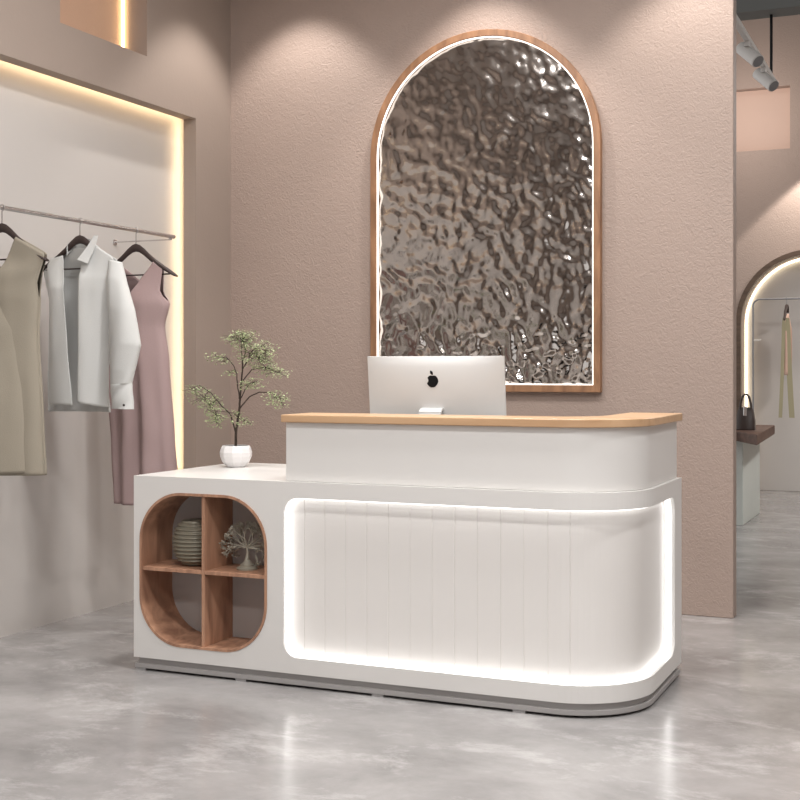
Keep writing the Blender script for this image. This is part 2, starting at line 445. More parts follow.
# riser and countertop
RX0, RX1, RY0, RRr = -2.224, X1-.016, Y0+.022, R-.02
def Lpoly(g, arm, strip, ri, x0, x1, y0, y1, r, n=16):
    pts = [(x0, y0)]
    for k in range(n+1):
        a = PI/2*k/n; pts.append((x1-r+r*math.sin(a), y0+r-r*math.cos(a)))
    pts += [(x1, y1), (x1-arm, y1)]
    for k in range(n+1):   # concave inner corner
        a = PI/2*k/n; pts.append((x1-arm-ri+ri*math.cos(a), y0+strip+ri-ri*math.sin(a)))
    pts.append((x0, y0+strip)); return pts
ZR = .958
obj('riser', MB().prism(Lpoly(0, .05, .05, .15, RX0, RX1, RY0, Y1-.01, RRr), ZT+.0005, ZR-.0003), 'white', desk, smooth=True, bevel=.002, label='white upstand wall carrying the counter')
obj('countertop', MB().prism(Lpoly(0, .20, .24, .16, RX0-.012, X1+.004, Y0+.004, Y1, R), ZR, .986), 'top_wood', desk, smooth=True, bevel=.003, label='honey oak counter top')

# ------------------------------------------------------------------ computer
cw, ch = .538, .368
tilt = math.radians(8)
comp = root('computer', (-1.800, 4.50, ZT+0), 'silver all-in-one desktop computer seen from behind on the desk', 'computer')
def mon(x, dy, z):   # local: x across, dy towards the viewer of its back, z height above base of screen
    yy = -dy; zz = z
    y2 = yy*math.cos(tilt) - zz*math.sin(tilt); z2 = zz*math.cos(tilt) + -(-yy)*0 + dy*(-math.sin(tilt))*0 + yy*0
    z2 = zz*math.cos(tilt) - dy*math.sin(tilt)
    return (x, y2, .092+z2)
def bulge(x, z):
    u = 2*x/cw; w = 2*z/ch-1
    return .006 + .034*max(0, (1-u*u))**.8 * max(0, (1-w*w))**.6
nx, nz = 28, 20; vs = []; fs = []
for j in range(nz+1):
    for i in range(nx+1):
        x = -cw/2+cw*i/nx; z = ch*j/nz; vs.append(mon(x, bulge(x, z), z))
for j in range(nz):
    for i in range(nx): a = j*(nx+1)+i; fs.append((a, a+1, a+nx+2, a+nx+1))
o0 = len(vs); edge = [(-cw/2+cw*i/nx, 0) for i in range(nx+1)] + [(cw/2, ch*j/nz) for j in range(1, nz+1)] + [(cw/2-cw*i/nx, ch) for i in range(1, nx+1)] + [(-cw/2, ch-ch*j/nz) for j in range(1, nz)]
idx = [i for i in range(nx+1)] + [j*(nx+1)+nx for j in range(1, nz+1)] + [nz*(nx+1)+nx-i for i in range(1, nx+1)] + [(nz-j)*(nx+1) for j in range(1, nz)]
for x, z in edge: vs.append(mon(x, -.003, z))
m_ = len(edge)
for k in range(m_): fs.append((idx[k], o0+k, o0+(k+1) % m_, idx[(k+1) % m_]))
fs.append(tuple(o0+k for k in range(m_)))
obj('casing', MB().add(vs, fs), 'alu', comp, smooth=True, local=True)
mb = MB(); mb.rings([[mon(x, d, z) for x, z in ((-cw/2+.012, .06), (cw/2-.012, .06), (cw/2-.012, ch-.012), (-cw/2+.012, ch-.012))] for d in (-.0032, -.0045)])
obj('screen', mb, 'screen', comp, local=True)
# bitten apple mark
def apple():
    pts = []
    N = 60
    for k in range(N):
        a = 2*PI*k/N - PI/2
        x = math.cos(a); z = math.sin(a)
        r = 1.0
        r *= 1 - .13*math.exp(-((a-PI/2)/.30)**2)              # dip at the top
        r *= 1 - .06*math.exp(-((abs(a+PI/2) if a < PI/2 else abs(a-3*PI/2))/.25)**2)  # dip at the bottom
        px = x*r*(.98 if z > 0 else .98-.20*(-z)**1.5); pz = z*r*1.02
        d = math.hypot(px-1.18, pz-.16)                         # bite on one side
        if d < .52:
            ux, uz = (px-1.18)/d, (pz-.16)/d; px, pz = 1.18+ux*.52, .16+uz*.52
        pts.append((px, pz))
    return pts
def apple_leaf():
    pts = []
    for k in range(12): a = -.95 + 1.9*k/11; pts.append((.62*math.cos(a)-.36, .62*math.sin(a)))
    for k in range(12): a = PI-.95 + 1.9*k/11; pts.append((.62*math.cos(a)+.36, .62*math.sin(a)))
    c, s = math.cos(-.55), math.sin(-.55)
    return [(x*c*.8-z*s*.8+.16, x*s*.8+z*c*.8+1.36) for x, z in pts]
ax, az, asz = -.004, .277, .0235
mb = MB()
for poly in (apple(), apple_leaf()):
    # seen from behind the bite is on the left in the photograph's mark
    P_ = [(ax - x*asz, az + z*asz) for x, z in poly]
    mb.rings([[mon(x, bulge(x, z)-.002, z) for x, z in P_], [mon(x, bulge(x, z)+.0012, z) for x, z in P_]])
obj('logo', mb, 'black', comp, local=True, label='black bitten apple mark')
# foot and neck
mb = MB()
sx = -.004; hw = .043
prof = [(-.040, .006), (-.052, .05), (-.062, .10), (-.068, .150), (-.071, .172), (-.100, .1815), (-.125, .165)]
def neck_pts(e): return [(sx+hw*sg, -.0, 0) for sg in (-1, 1)]
path = [(.055, .004), (-.055, .004), (-.090, .02), (-.108, .10), (-.112, .200), (-.104, .244), (-.088, .255), (-.050, .258)]
rs = []
for (py, pz) in path:
    rs.append([(sx-hw, py, pz-.004), (sx+hw, py, pz-.004), (sx+hw, py, pz+.004), (sx-hw, py, pz+.004)])
mb = MB()
for i in range(len(path)-1):
    (y1_, z1_), (y2_, z2_) = path[i], path[i+1]
    d = Vector((y2_-y1_, z2_-z1_)).normalized(); nn = Vector((-d.y, d.x))*.004
    mb.add([(sx+q*hw, yy+e*nn.x, zz+e*nn.y) for (yy, zz) in ((y1_, z1_), (y2_, z2_)) for q in (-1, 1) for e in (-1, 1)],
           [(0, 1, 3, 2), (4, 6, 7, 5), (0, 4, 5, 1), (2, 3, 7, 6), (0, 2, 6, 4), (1, 5, 7, 3)])
obj('neck', mb, 'alu', comp, local=True)
obj('base', MB().box(sx-.09, sx+.09, -.10, .09, 0, .006), 'alu', comp, local=True, bevel=.002)
for o in comp.children:
    pass
comp.rotation_euler.z = .10

# ------------------------------------------------------------------ potted tree
px, py = -2.733, 4.56
tr = root('potted_tree', (px, py, ZT), 'small delicate bonsai-like tree in a round white pot on the low desk end', 'plant')
prof = [(0, 0), (.036, 0), (.040, .004), (.056, .022), (.066, .045), (.0675, .062), (.062, .080), (.056, .090), (.053, .090), (.058, .078), (.060, .070), (0, .070)]
obj('pot', MB().lathe([(max(r, .0005), z) for r, z in prof], (px, py, ZT), 10), 'pot', tr, smooth=False, bevel=.003)
obj('soil', MB().lathe([(.0005, .0705), (.056, .0705), (.055, .078), (.0005, .082)], (px, py, ZT), 24), 'soil', tr, smooth=True)
f_, v0_, th_ = 1266.0, 369.5, .4111
K = 4.877/1266.0   # metres per photo pixel at the tree
def tp(u, v, dy=0):   # picture-measured offsets of the tree turned into metres once
    x = (u-284)/4.443*K*1.13; z = (700-v)/4.443*K*(1+.09*min(1, (700-v)/200))
    return Vector((px + x*math.cos(.15), py + dy, ZT + z))
def tree_branch(pts, r0, r1, dys):
    P = [tp(u, v, d) for (u, v), d in zip(pts, dys)]
    Q = []
    for i in range(len(P)-1):
        for k in range(4):
            t_ = k/4
            q = P[i].lerp(P[i+1], t_); Q.append(q + Vector((random.uniform(-1, 1), random.uniform(-1, 1), 0))*.0012)
    Q.append(P[-1]); nq = len(Q)
    return Q, [r0+(r1-r0)*i/(nq-1) for i in range(nq)]
br = [
 ([(282,625),(285,545),(297,470),(303,420),(308,350),(315,285),(317,235)], .0062, .0026, [0]*7),
 ([(283,550),(265,470),(230,430),(185,375),(135,340),(100,350)], .0034, .0010, [0,-.01,-.03,-.04,-.05,-.05]),
 ([(302,400),(285,340),(270,290),(245,250),(210,215),(165,212)], .0030, .0010, [0,.01,.03,.04,.04,.05]),
 ([(301,445),(345,390),(385,370),(450,370),(500,395),(520,430)], .0032, .0010, [0,.01,.02,.01,0,0]),
 ([(306,400),(340,360),(385,330),(430,320)], .0026, .0010, [0,-.02,-.05,-.06]),
 ([(316,270),(305,190),(298,140),(285,118)], .0024, .0008, [0,.01,.02,.03]),
 ([(317,235),(340,185),(325,140),(360,110)], .0022, .0008, [0,-.01,-.02,-.02]),
 ([(318,268),(365,215),(405,180),(445,150)], .0026, .0008, [0,-.02,-.02,0]),
 ([(310,330),(350,270),(410,260),(475,285),(510,300)], .0026, .0008, [0,.02,.04,.04,.03]),
 ([(292,480),(285,462),(255,455),(215,450)], .0016, .0008, [0,-.02,-.05,-.06]),
 ([(293,490),(320,480),(350,492),(380,510)], .0014, .0007, [0,-.02,-.04,-.04]),
]
mb = MB(); spine = []
for pts, a, b_, dy in br:
    Q, Rr = tree_branch(pts, a, b_, dy); mb.tube(Q, Rr, 7); spine += Q
clusters = [(162,215,38,18,.04),(200,235,30,16,.04),(290,135,62,32,.02),(330,150,45,30,0),(400,215,66,46,-.01),(370,200,48,40,-.03),(430,190,38,46,0),
 (468,285,50,22,.03),(410,265,50,30,.04),(400,330,48,20,-.05),(360,340,25,18,-.04),(480,392,46,28,0),(505,415,25,25,0),(110,362,50,22,-.05),(150,400,55,35,-.04),
 (185,430,45,40,-.04),(215,470,42,30,-.05),(285,466,24,16,-.01),(345,497,40,18,-.04),(235,285,30,12,.03),(215,500,30,25,-.05),(330,115,45,20,-.01),(250,130,30,14,.02)]
leaf = MB()
for (u, v, ru, rv, dy) in clusters:
    ru *= 1.18; rv *= 1.2
    nl = int(ru*rv/14)+16
    c0 = tp(u, v, dy)
    near_ = min(spine, key=lambda p: (p-c0).length); mb.tube([near_, near_.lerp(c0, .5)+Vector((0, 0, .003)), c0], [.0011, .0009, .0007], 5)
    for _ in range(max(4, nl//9)):
        a = random.uniform(0, 2*PI); e = tp(u+ru*.8*math.cos(a), v+rv*.8*math.sin(a), dy+random.uniform(-.04, .04))
        mb.tube([c0, c0.lerp(e, .5)+Vector((0, 0, .004)), e], [.0008, .0006, .0004], 4)
    for _ in range(nl):
        a = random.uniform(0, 2*PI); r = math.sqrt(random.random())
        c = tp(u+ru*r*math.cos(a), v+rv*r*math.sin(a), dy+random.uniform(-.045, .045))
        d = Vector((random.uniform(-1, 1), random.uniform(-1, 1), random.uniform(-.5, .3))).normalized()
        w = d.cross(Vector((random.uniform(-.4, .4), random.uniform(-.6, .2), 1))).normalized()
        ln = random.uniform(.008, .014); wd = ln*.28; up_ = d.cross(w)*.001
        leaf.add([c-d*ln*.5, c-w*wd+up_, c+d*ln*.5, c+w*wd+up_], [(0, 1, 2), (0, 2, 3)])
obj('trunk', mb, 'bark', tr, smooth=True, label='thin dark branching trunk')
obj('foliage', leaf, 'leaf', tr, weld=False)

# ------------------------------------------------------------------ ribbed vase and tree figurine in the cubby
vx, vy, vz = -2.672, Y0+.115, SZ
prof = [(.0005, 0), (.030, 0), (.034, .003)]
N = 90; hgt = .168
for k in range(N+1):
    z = .005 + hgt*k/N; q = (z-.005-hgt/2)/(hgt/2)
    r = .034 + .051*math.sqrt(max(0, 1-q*q*.96))
    r += .0036*math.cos(2*PI*k/N*11)
    prof.append((r, z))
prof += [(.022, hgt+.002), (.018, hgt-.004), (.0005, hgt-.006)]
t = root('ribbed_vase', (vx, vy, vz), 'round grey-olive vase with horizontal ribs in upper left cubby cell', 'vase')
obj('body', MB().lathe(prof, (vx, vy, vz), 44), 'vase', t, smooth=True)
fx, fy, fz = -2.432, Y0+.10, SZ
t = root('tree_figurine', (fx, fy, fz), 'antique silver tree figurine on a rocky base in upper right cubby cell', 'figurine')
mb = MB(); prof = [(.0005, 0), (.040, 0), (.041, .005), (.034, .010), (.026, .014), (.027, .018), (.017, .026), (.010, .034), (.0075, .048), (.0005, .049)]
mb.lathe(prof, (fx, fy, fz), 18)
b0 = [tuple(Vector(v)+Vector((noise.noise(Vector(v)*60), noise.noise(Vector(v)*60+Vector((5, 5, 5))), 0))*.004) if v[2] > fz+.002 else v for v in mb.v]; mb.v = b0
obj('base', mb, 'bronze', t, smooth=True)
mb = MB(); rnd = random.Random(3)
def grow(p, d, r, ln, lev):
    e = p + d*ln
    m_ = p.lerp(e, .5) + Vector((rnd.uniform(-1, 1), rnd.uniform(-1, 1), rnd.uniform(-1, 1)))*ln*.10
    mb.tube([p, m_, e], [r, r*.85, r*.7], 5)
    if lev == 0:
        for _ in range(4):
            q = e + Vector((rnd.uniform(-1, 1), rnd.uniform(-1, 1), rnd.uniform(-1, 1)))*.006
            dd = Vector((rnd.uniform(-1, 1), rnd.uniform(-1, 1), rnd.uniform(-1, 1))).normalized()
            w = dd.orthogonal().normalized()*.0020
            mb.add([q-dd*.005, q-w, q+dd*.005, q+w, q+dd.cross(w)*.5, q-dd.cross(w)*.5],
                   [(0, 1, 4), (1, 2, 4), (2, 3, 4), (3, 0, 4), (0, 1, 5), (1, 2, 5), (2, 3, 5), (3, 0, 5)])
        return
    for k in range(3):
        nd = (d + Vector((rnd.uniform(-1, 1)*1.15, rnd.uniform(-1, 1)*.7, rnd.uniform(-.55, .55)))).normalized()
        grow(e, nd, r*.68, ln*.74, lev-1)
base_top = Vector((fx, fy, fz+.040))
mb.tube([base_top, base_top+Vector((.002, 0, .02)), base_top+Vector((0, 0, .042))], [.0095, .006, .0065], 8)
crown = base_top+Vector((0, 0, .040))
for k, (dx, dz) in enumerate(((-1, .25), (-.7, .75), (-.25, 1), (.25, 1), (.7, .75), (1, .25), (-.85, .5), (.85, .5), (-1, -.02), (1, -.02))):
    grow(crown, Vector((dx, rnd.uniform(-.25, .25), dz)).normalized(), .0042, .0385, 3)
mb.v = [(max(CX0+.02 if 0 else DX+.0125, min(CX1-.017, v[0])), max(Y0+.012, min(CY-.013, v[1])), min(v[2], fz+.225)) for v in mb.v]
obj('branches', mb, 'bronze', t, smooth=False, weld=False, label='silvery coral-like branches and leaves')

# ------------------------------------------------------------------ clothes rail, hangers, garments
RXx, RZz = -3.42, 1.786
t = root('clothes_rail', (RXx, 4.5, RZz), 'thin chrome clothes rail fixed to the cream wall', 'clothes rail')
obj('rail', MB().tube([(RXx, 2.2, RZz), (RXx, 5.133, RZz)], .0095, 14), 'steel', t, smooth=True)
for by in (2.6, 5.10):
    mb = MB().tube([(RXx, by, RZz-.016), (XP+.006, by, RZz-.016)], .0035, 10).lathe([(.0005, -.004), (.008, -.004), (.008, .004), (.0005, .004)], (RXx, by, RZz-.014), 12)
    mb.box(XP+.0045, XP+.010, by-.012, by+.012, RZz-.028, RZz-.004)
    obj('bracket', mb, 'steel', t, smooth=True)
def hanger_bm(cx, y, ztop):
    mb = MB(); rs = []
    pts = [(-.222, -.150), (-.205, -.138), (-.165, -.113), (-.12, -.084), (-.08, -.055), (-.045, -.024), (-.02, -.006), (0, 0), (.02, -.006), (.045, -.024), (.08, -.055), (.12, -.084), (.165, -.113), (.205, -.138), (.222, -.150)]
    hh = [.010, .017, .021, .025, .029, .033, .036, .038]; hh = hh + hh[:-1][::-1]
    tt = [.010, .015, .014, .012, .010, .009, .008, .008]; tt = tt + tt[:-1][::-1]
    for (x, z), h, w in zip(pts, hh, tt):
        ring = []
        for k in range(10):
            a = 2*PI*k/10; ring.append((cx+x, y+w*math.cos(a), ztop+z-h/2+h/2*math.sin(a)))
        rs.append(ring)
    mb.rings(rs); return mb
def hanger_hook(cx, y, ztop):
    c = Vector((cx, y, RZz+.0005)); pts = [(cx, y, ztop-.012), (cx, y, RZz-.026)]
    r = .0125
    for k in range(15):
        a = -PI/2 + (1.35*PI)*k/14 ; pts.append((cx+.0+r*math.cos(a), y, RZz-.0+r*math.sin(a)))
    return MB().tube(pts, .0022, 8)
def make_hanger(y, ztop, label, nm='clothes_hanger'):
    t = root(nm, (RXx, y, RZz), label, 'hanger', 'dark wooden hangers on the chrome rail')
    obj('body', hanger_bm(RXx, y, ztop), 'hanger', t, smooth=True)
    obj('bar', MB().tube([(RXx-.185, y, ztop-.1445), (RXx+.185, y, ztop-.1445)], .0035, 8), 'hanger', t, smooth=True)
    obj('hook', hanger_hook(RXx, y, ztop), 'steel', t, smooth=True, label='metal hook')
    return t
h0 = make_hanger(4.824, 1.726, 'dark wooden hanger holding the dusty rose dress')
h1 = copy_tree(h0, (RXx, 4.418, RZz)); h1['label'] = 'dark wooden hanger inside the open ivory shirt'
h2 = copy_tree(h0, (RXx, 3.933, RZz)); h2['label'] = 'dark wooden hanger holding the beige sleeveless dress at left edge'

def interp(tab, z):
    """tab: rows (z, a, b, ...) from the top down"""
    if z >= tab[0][0]: return tab[0][1:]
    for r0, r1 in zip(tab, tab[1:]):
        if z >= r1[0]:
            q = (r0[0]-z)/(r0[0]-r1[0]); q = q*q*(3-2*q)*.5+q*.5
            return tuple(a+(b_-a)*q for a, b_ in zip(r0[1:], r1[1:]))
    return tab[-1][1:]
def cloth(tab, top, y, c0, c1, hem=None, NC=60, NR=70, side=0, zs=None, fold=.008, nf=5, ph=0, y_off=0, bend=.0):
    """sheet or sleeve of cloth. c runs -1..1 across; side=-1 front, 1 back.
    tab rows: (z, x left, x right, half depth); top(c) and hem(c) give the upper and lower edge"""
    zmax = zs or tab[0][0]; zmin = tab[-1][0]
    vs = []; fs = []
    for j in range(NR+1):
        for i in range(NC+1):
            c = c0+(c1-c0)*i/NC
            zt = top(c); zb = hem(c) if hem else zmin
            z = zt+(zb-zt)*j/NR
            xl, xr, t_ = interp(tab, z)
            x = (xl+xr)/2 + (xr-xl)/2*c
            near = min(1, max(0, (zmax-z)/.14)); near2 = min(1, max(0, (zmax-.1-z)/.5))
            w = math.sqrt(max(0, 1-c*c))
            depth = (t_*w)*(.18+.82*near)+.0085*w
            dn = min(1, max(0, (zmax-.15-z)/.5))
            f = fold*dn*(math.sin(c*nf*PI+ph+1.2*noise.noise(Vector((c*2, z*2, ph))))+.6*noise.noise(Vector((c*4, z*1.5, ph+4))))*w
            f += .004*noise.noise(Vector((x*14, z*9, ph)))*near*w
            yy = y + y_off*(.2+.8*near2) + side*depth + (f if side < 0 else -f*.8)
            vs.append((x + f*.3, yy, z))
    for j in range(NR):
        for i in range(NC):
            a = j*(NC+1)+i; fs.append((a, a+1, a+NC+2, a+NC+1))
    return vs, fs
def cloth_obj(name, sheets, mat, parent, th=.0025, label=None):
    mb = MB()
    for v, f in sheets: mb.add(v, f)
    o = obj(name, mb, mat, parent, smooth=False, label=label)
    for p in o.data.polygons: p.use_smooth = True
    s = o.modifiers.new('thickness', 'SOLIDIFY'); s.thickness = th; s.offset = 0
    return o
def pw(pts):
    def f(c):
        if c <= pts[0][0]: return pts[0][1]
        for a, b_ in zip(pts, pts[1:]):
            if c <= b_[0]: return a[1]+(b_[1]-a[1])*(c-a[0])/(b_[0]-a[0])
        return pts[-1][1]
    return f

# dusty rose dress
yd = 4.824
tab = [(1.625, -3.600, -3.243, .012), (1.56, -3.585, -3.262, .03), (1.50, -3.575, -3.275, .045), (1.45, -3.60, -3.241, .055), (1.351, -3.572, -3.270, .055),
       (1.19, -3.580, -3.248, .065), (.83, -3.540, -3.220, .075), (.54, -3.522, -3.19, .085)]
top = pw([(-1, 1.50), (-.97, 1.60), (-.62, 1.634), (0, 1.478), (.60, 1.632), (.97, 1.606), (1, 1.47)])
tops = pw([(-1, 1.455), (-.96, 1.50), (-.90, 1.585), (-.84, 1.622), (-.56, 1.640), (0.02, 1.478), (.56, 1.640), (.84, 1.622), (.90, 1.585), (.96, 1.50), (1, 1.455)])
topb = pw([(-1, 1.455), (-.94, 1.50), (-.88, 1.585), (-.82, 1.622), (-.56, 1.640), (0.02, 1.56), (.56, 1.640), (.82, 1.622), (.88, 1.585), (.94, 1.50), (1, 1.455)])
t = root('dress', (RXx, yd, 1.62), 'sleeveless dusty rose V-neck dress hanging behind the ivory shirt', 'dress')
cloth_obj('skirt_and_bodice', [cloth(tab, tops, yd, -1, 1, side=-1, zs=1.64, fold=.013, nf=3, ph=.6, NC=90), cloth(tab, topb, yd, -1, 1, side=1, zs=1.64, fold=.012, nf=3, ph=2, NC=90)], 'pink', t)

# beige dress at the left edge
yb = 3.933
tab = [(1.665, -3.645, -3.190, .014), (1.588, -3.640, -3.193, .02), (1.50, -3.61, -3.236, .045), (1.42, -3.60, -3.238, .055), (1.30, -3.60, -3.245, .06), (.92, -3.625, -3.222, .07), (.742, -3.64, -3.21, .075)]
tops = pw([(-1, 1.44), (-.95, 1.58), (-.93, 1.60), (-.35, 1.668), (-.02, 1.462), (.32, 1.668), (.93, 1.60), (.955, 1.575), (1, 1.42)])
t = root('dress', (RXx, yb, 1.62), 'beige sleeveless wrap dress cut off by the left edge of the picture', 'dress')
cloth_obj('back', [cloth(tab, tops, yb, -1, 1, side=1, zs=1.67, fold=.008, nf=4, ph=2.0)], 'beige', t)
cloth_obj('front', [cloth(tab, tops, yb, -.25, 1, side=-1, zs=1.67, fold=.008, nf=3, ph=.9, hem=lambda c: .742)], 'beige', t, label='beige front wrap panel')
cloth_obj('front', [cloth(tab, tops, yb, -1, .46, side=-1, zs=1.67, fold=.007, nf=3, ph=2.2, y_off=-.016, hem=lambda c: .752)] , 'beige', t, label='overlapping beige wrap panel') if 0 else None
tabL = [(1.665, -3.645, -3.345, .02), (1.46, -3.61, -3.325, .055), (1.30, -3.60, -3.290, .068), (.92, -3.625, -3.262, .09), (.752, -3.64, -3.250, .095)]
def flat_top(c): return 1.60 + .066*max(0, 1-abs(c-.0)/.9) - max(0, c-.2)*.17
cloth_obj('front', [cloth(tabL, pw([(-1, 1.46), (-.9, 1.60), (-.45, 1.655), (.33, 1.462), (.80, 1.57), (1, 1.64)]), yb, -1, 1, side=-1, zs=1.67, fold=.006, nf=2, ph=2.2, y_off=-.018)], 'beige', t, label='overlapping beige wrap panel')

# ivory shirt, open at the front
ys = 4.418
t = root('shirt', (RXx, ys, 1.62), 'open ivory long-sleeved shirt hanging between the two dresses', 'shirt')
tab = [(1.700, -3.628, -3.222, .012), (1.63, -3.625, -3.212, .02), (1.59, -3.605, -3.216, .03), (1.49, -3.580, -3.235, .05), (1.25, -3.586, -3.262, .06), (1.10, -3.59, -3.288, .062), (.968, -3.588, -3.27, .065)]
sh = pw([(-1, 1.52), (-.94, 1.60), (-.88, 1.622), (-.34, 1.676), (.34, 1.676), (.88, 1.615), (.94, 1.59), (1, 1.52)])
cloth_obj('back', [cloth(tab, sh, ys, -1, 1, side=1, zs=1.70, fold=.007, nf=3, ph=1.4)], 'ivory', t, label='shaded back of the ivory shirt')
fl = pw([(-1, 1.52), (-.94, 1.60), (-.88, 1.628), (-.50, 1.66), (-.42, 1.60)])
# left front: inner edge runs from the shoulder down to the hem
tabl = [(1.66, -3.600, -3.505, .02), (1.60, -3.590, -3.490, .035), (1.49, -3.567, -3.465, .05), (1.25, -3.570, -3.435, .062), (1.0, -3.572, -3.405, .066)]
def panel(tabp, top, y, depth_in, depth_out, ztop, NC=26, NR=60, ph=0, flip=False, hem=None):
    vs = []; fs = []
    for j in range(NR+1):
        for i in range(NC+1):
            c = i/NC; zt = top(c); zb = hem(c) if hem else tabp[-1][0]; z = zt+(zb-zt)*j/NR
            xl, xr, dd = interp(tabp, z)
            near = min(1, max(0, (ztop-z)/.16))
            e = (c if not flip else 1-c)
            prof_ = math.sin(e*PI/2)**.6
            f = .006*near*math.sin(c*5+ph+z*2) + .003*noise.noise(Vector((c*3, z*4, ph)))
            vs.append((xl+(xr-xl)*c + f*.2, y-(.010+dd*near*prof_)+f, z))
    for j in range(NR):
        for i in range(NC): a = j*(NC+1)+i; fs.append((a, a+1, a+NC+2, a+NC+1))
    return vs, fs
cloth_obj('front', [panel(tabl, pw([(0, 1.52), (.15, 1.60), (.4, 1.628), (1, 1.640)]), ys, 0, 0, 1.66, ph=.4, hem=lambda c: 1.004-.006*c)], 'ivory', t, label='left front panel')
tabr = [(1.70, -3.358, -3.222, .02), (1.63, -3.374, -3.212, .03), (1.60, -3.384, -3.216, .035), (1.49, -3.378, -3.235, .05), (1.25, -3.368, -3.258, .062), (1.0, -3.366, -3.264, .068)]
cloth_obj('front', [panel(tabr, pw([(0, 1.640), (.15, 1.688), (.8, 1.628), (.93, 1.60), (1, 1.52)]), ys, 0, 0, 1.70, ph=2.1, flip=True, hem=lambda c: 1.010-.02*c)], 'ivory', t, label='right front panel')
# placket strip and collar
def strip(pts, w, y, th=.004):
    mb = MB()
    rs = []
    for (x, z, yo, ww) in pts: rs.append([(x-ww/2, y+yo, z), (x+ww/2, y+yo, z), (x+ww/2, y+yo+th, z), (x-ww/2, y+yo+th, z)])
    return mb.rings(rs)
mb = MB()
# collar: folded band round the hanger's neck
for sgn, cx in ((1, -3.360), (-1, -3.50)):
    rs = []
    for k in range(13):
        q = k/12
        x = cx + sgn*(.022*math.sin(q*PI*.5)) ; z = 1.615+.105*q; yo = -.052+.060*q
        w = .050*(1-.55*q) if sgn > 0 else .018
        rs.append([(x-w*.62, ys+yo-.004, z), (x+w*.5, ys+yo-.012+.004, z-.018*(1-q)), (x+w*.5, ys+yo-.004, z-.018*(1-q)), (x-w*.62, ys+yo+.004, z)])
    if sgn > 0: mb.rings(rs)
bk = []
for k in range(17):
    a = -PI*.62 + PI*1.24*k/16
    x = RXx + .062*math.sin(a); yo = .030*math.cos(a)-.004
    lo = 1.672 - .035*(abs(a)/2)**1.5; bk.append([(x, ys+yo, lo), (x, ys+yo+.004, lo), (x*1.0, ys+yo+.006, lo+.042), (x, ys+yo+.001, lo+.042)])
mb.rings(bk)
obj('collar', mb, 'ivory', t, smooth=True)
# sleeves: tapered tubes
def sleeve(path, y, name, parent, sh_=.022):
    vs = []; rs = []; NS = 40
    P = path
    for j in range(NS+1):
        q = j/NS*(len(P)-1); i = min(int(q), len(P)-2); f = q-i; f = f*f*(3-2*f)*.5+f*.5
        xl, xr, zl_, zr_, d, yo = [a+(b_-a)*f for a, b_ in zip(P[i], P[i+1])]
        ring = []
        for k in range(28):
            a = 2*PI*k/28; c = math.cos(a); s_ = math.sin(a)
            x = (xl+xr)/2+(xr-xl)/2*c + sh_*min(1, max(0, (1.60-(zl_+zr_)/2)/.2)); z = (zl_+zr_)/2+(zr_-zl_)/2*c
            rip = .004*math.sin(a*3+j*.25)*min(1, j/10)
            ring.append((x, y+yo+(d+rip)*s_, z))
        rs.append(ring)
    mb = MB().rings(rs, True, False)
    o = obj(name, mb, 'ivory', parent)
    for p in o.data.polygons: p.use_smooth = True
    s = o.modifiers.new('thickness', 'SOLIDIFY'); s.thickness = .0025; s.offset = 0
    return o
SR = [(-3.262, -3.200, 1.615, 1.600, .020, -.006), (-3.262, -3.178, 1.54, 1.52, .034, -.02), (-3.262, -3.140, 1.41, 1.40, .040, -.035), (-3.250, -3.104, 1.262, 1.252, .042, -.045),
      (-3.240, -3.128, 1.14, 1.15, .038, -.050), (-3.236, -3.142, 1.085, 1.09, .034, -.052)]
s1 = sleeve(SR, ys, 'sleeve', t)
CU = [(-3.238, -3.141, 1.088, 1.092, .033, -.052), (-3.230, -3.132, .988, .985, .034, -.052)]
cu = sleeve(CU, ys-.001, 'cuff', t)
SL = [(-3.625, -3.57, 1.600, 1.615, .018, .01), (-3.630, -3.56, 1.52, 1.54, .026, .04), (-3.625, -3.55, 1.40, 1.41, .028, .06), (-3.62, -3.545, 1.25, 1.26, .028, .07), (-3.61, -3.54, 1.02, 1.02, .028, .07)]
sleeve([(a-(-.0), b_, c, d, e, f) for a, b_, c, d, e, f in SL], ys, 'sleeve', t, .015)
bt = MB().lathe([(.0005, -.0015), (.005, -.0015), (.005, .0015), (.0005, .0015)], (0, 0, 0), 12)
bt.v = [(-3.130+v[0], ys-.088+v[2], 1.003+v[1]) for v in bt.v]
obj('button', bt, 'hanger', cu, smooth=True)

# ------------------------------------------------------------------ far area furniture
t = root('console_table', (-1.6, 9.9, 0), 'dark walnut console table with angular top on a pale grey-green pedestal', 'table')
obj('table_top', MB().prism([(-2.3, 9.55), (-1.438, 9.43), (-1.225, 8.94), (-1.31, 10.57), (-2.3, 10.6)], .628, .702), 'dark_wood', t, bevel=.006)
obj('pedestal', MB().box(-1.95, -1.41, 9.55, 10.45, 0, .6275), 'stone', t, bevel=.004)
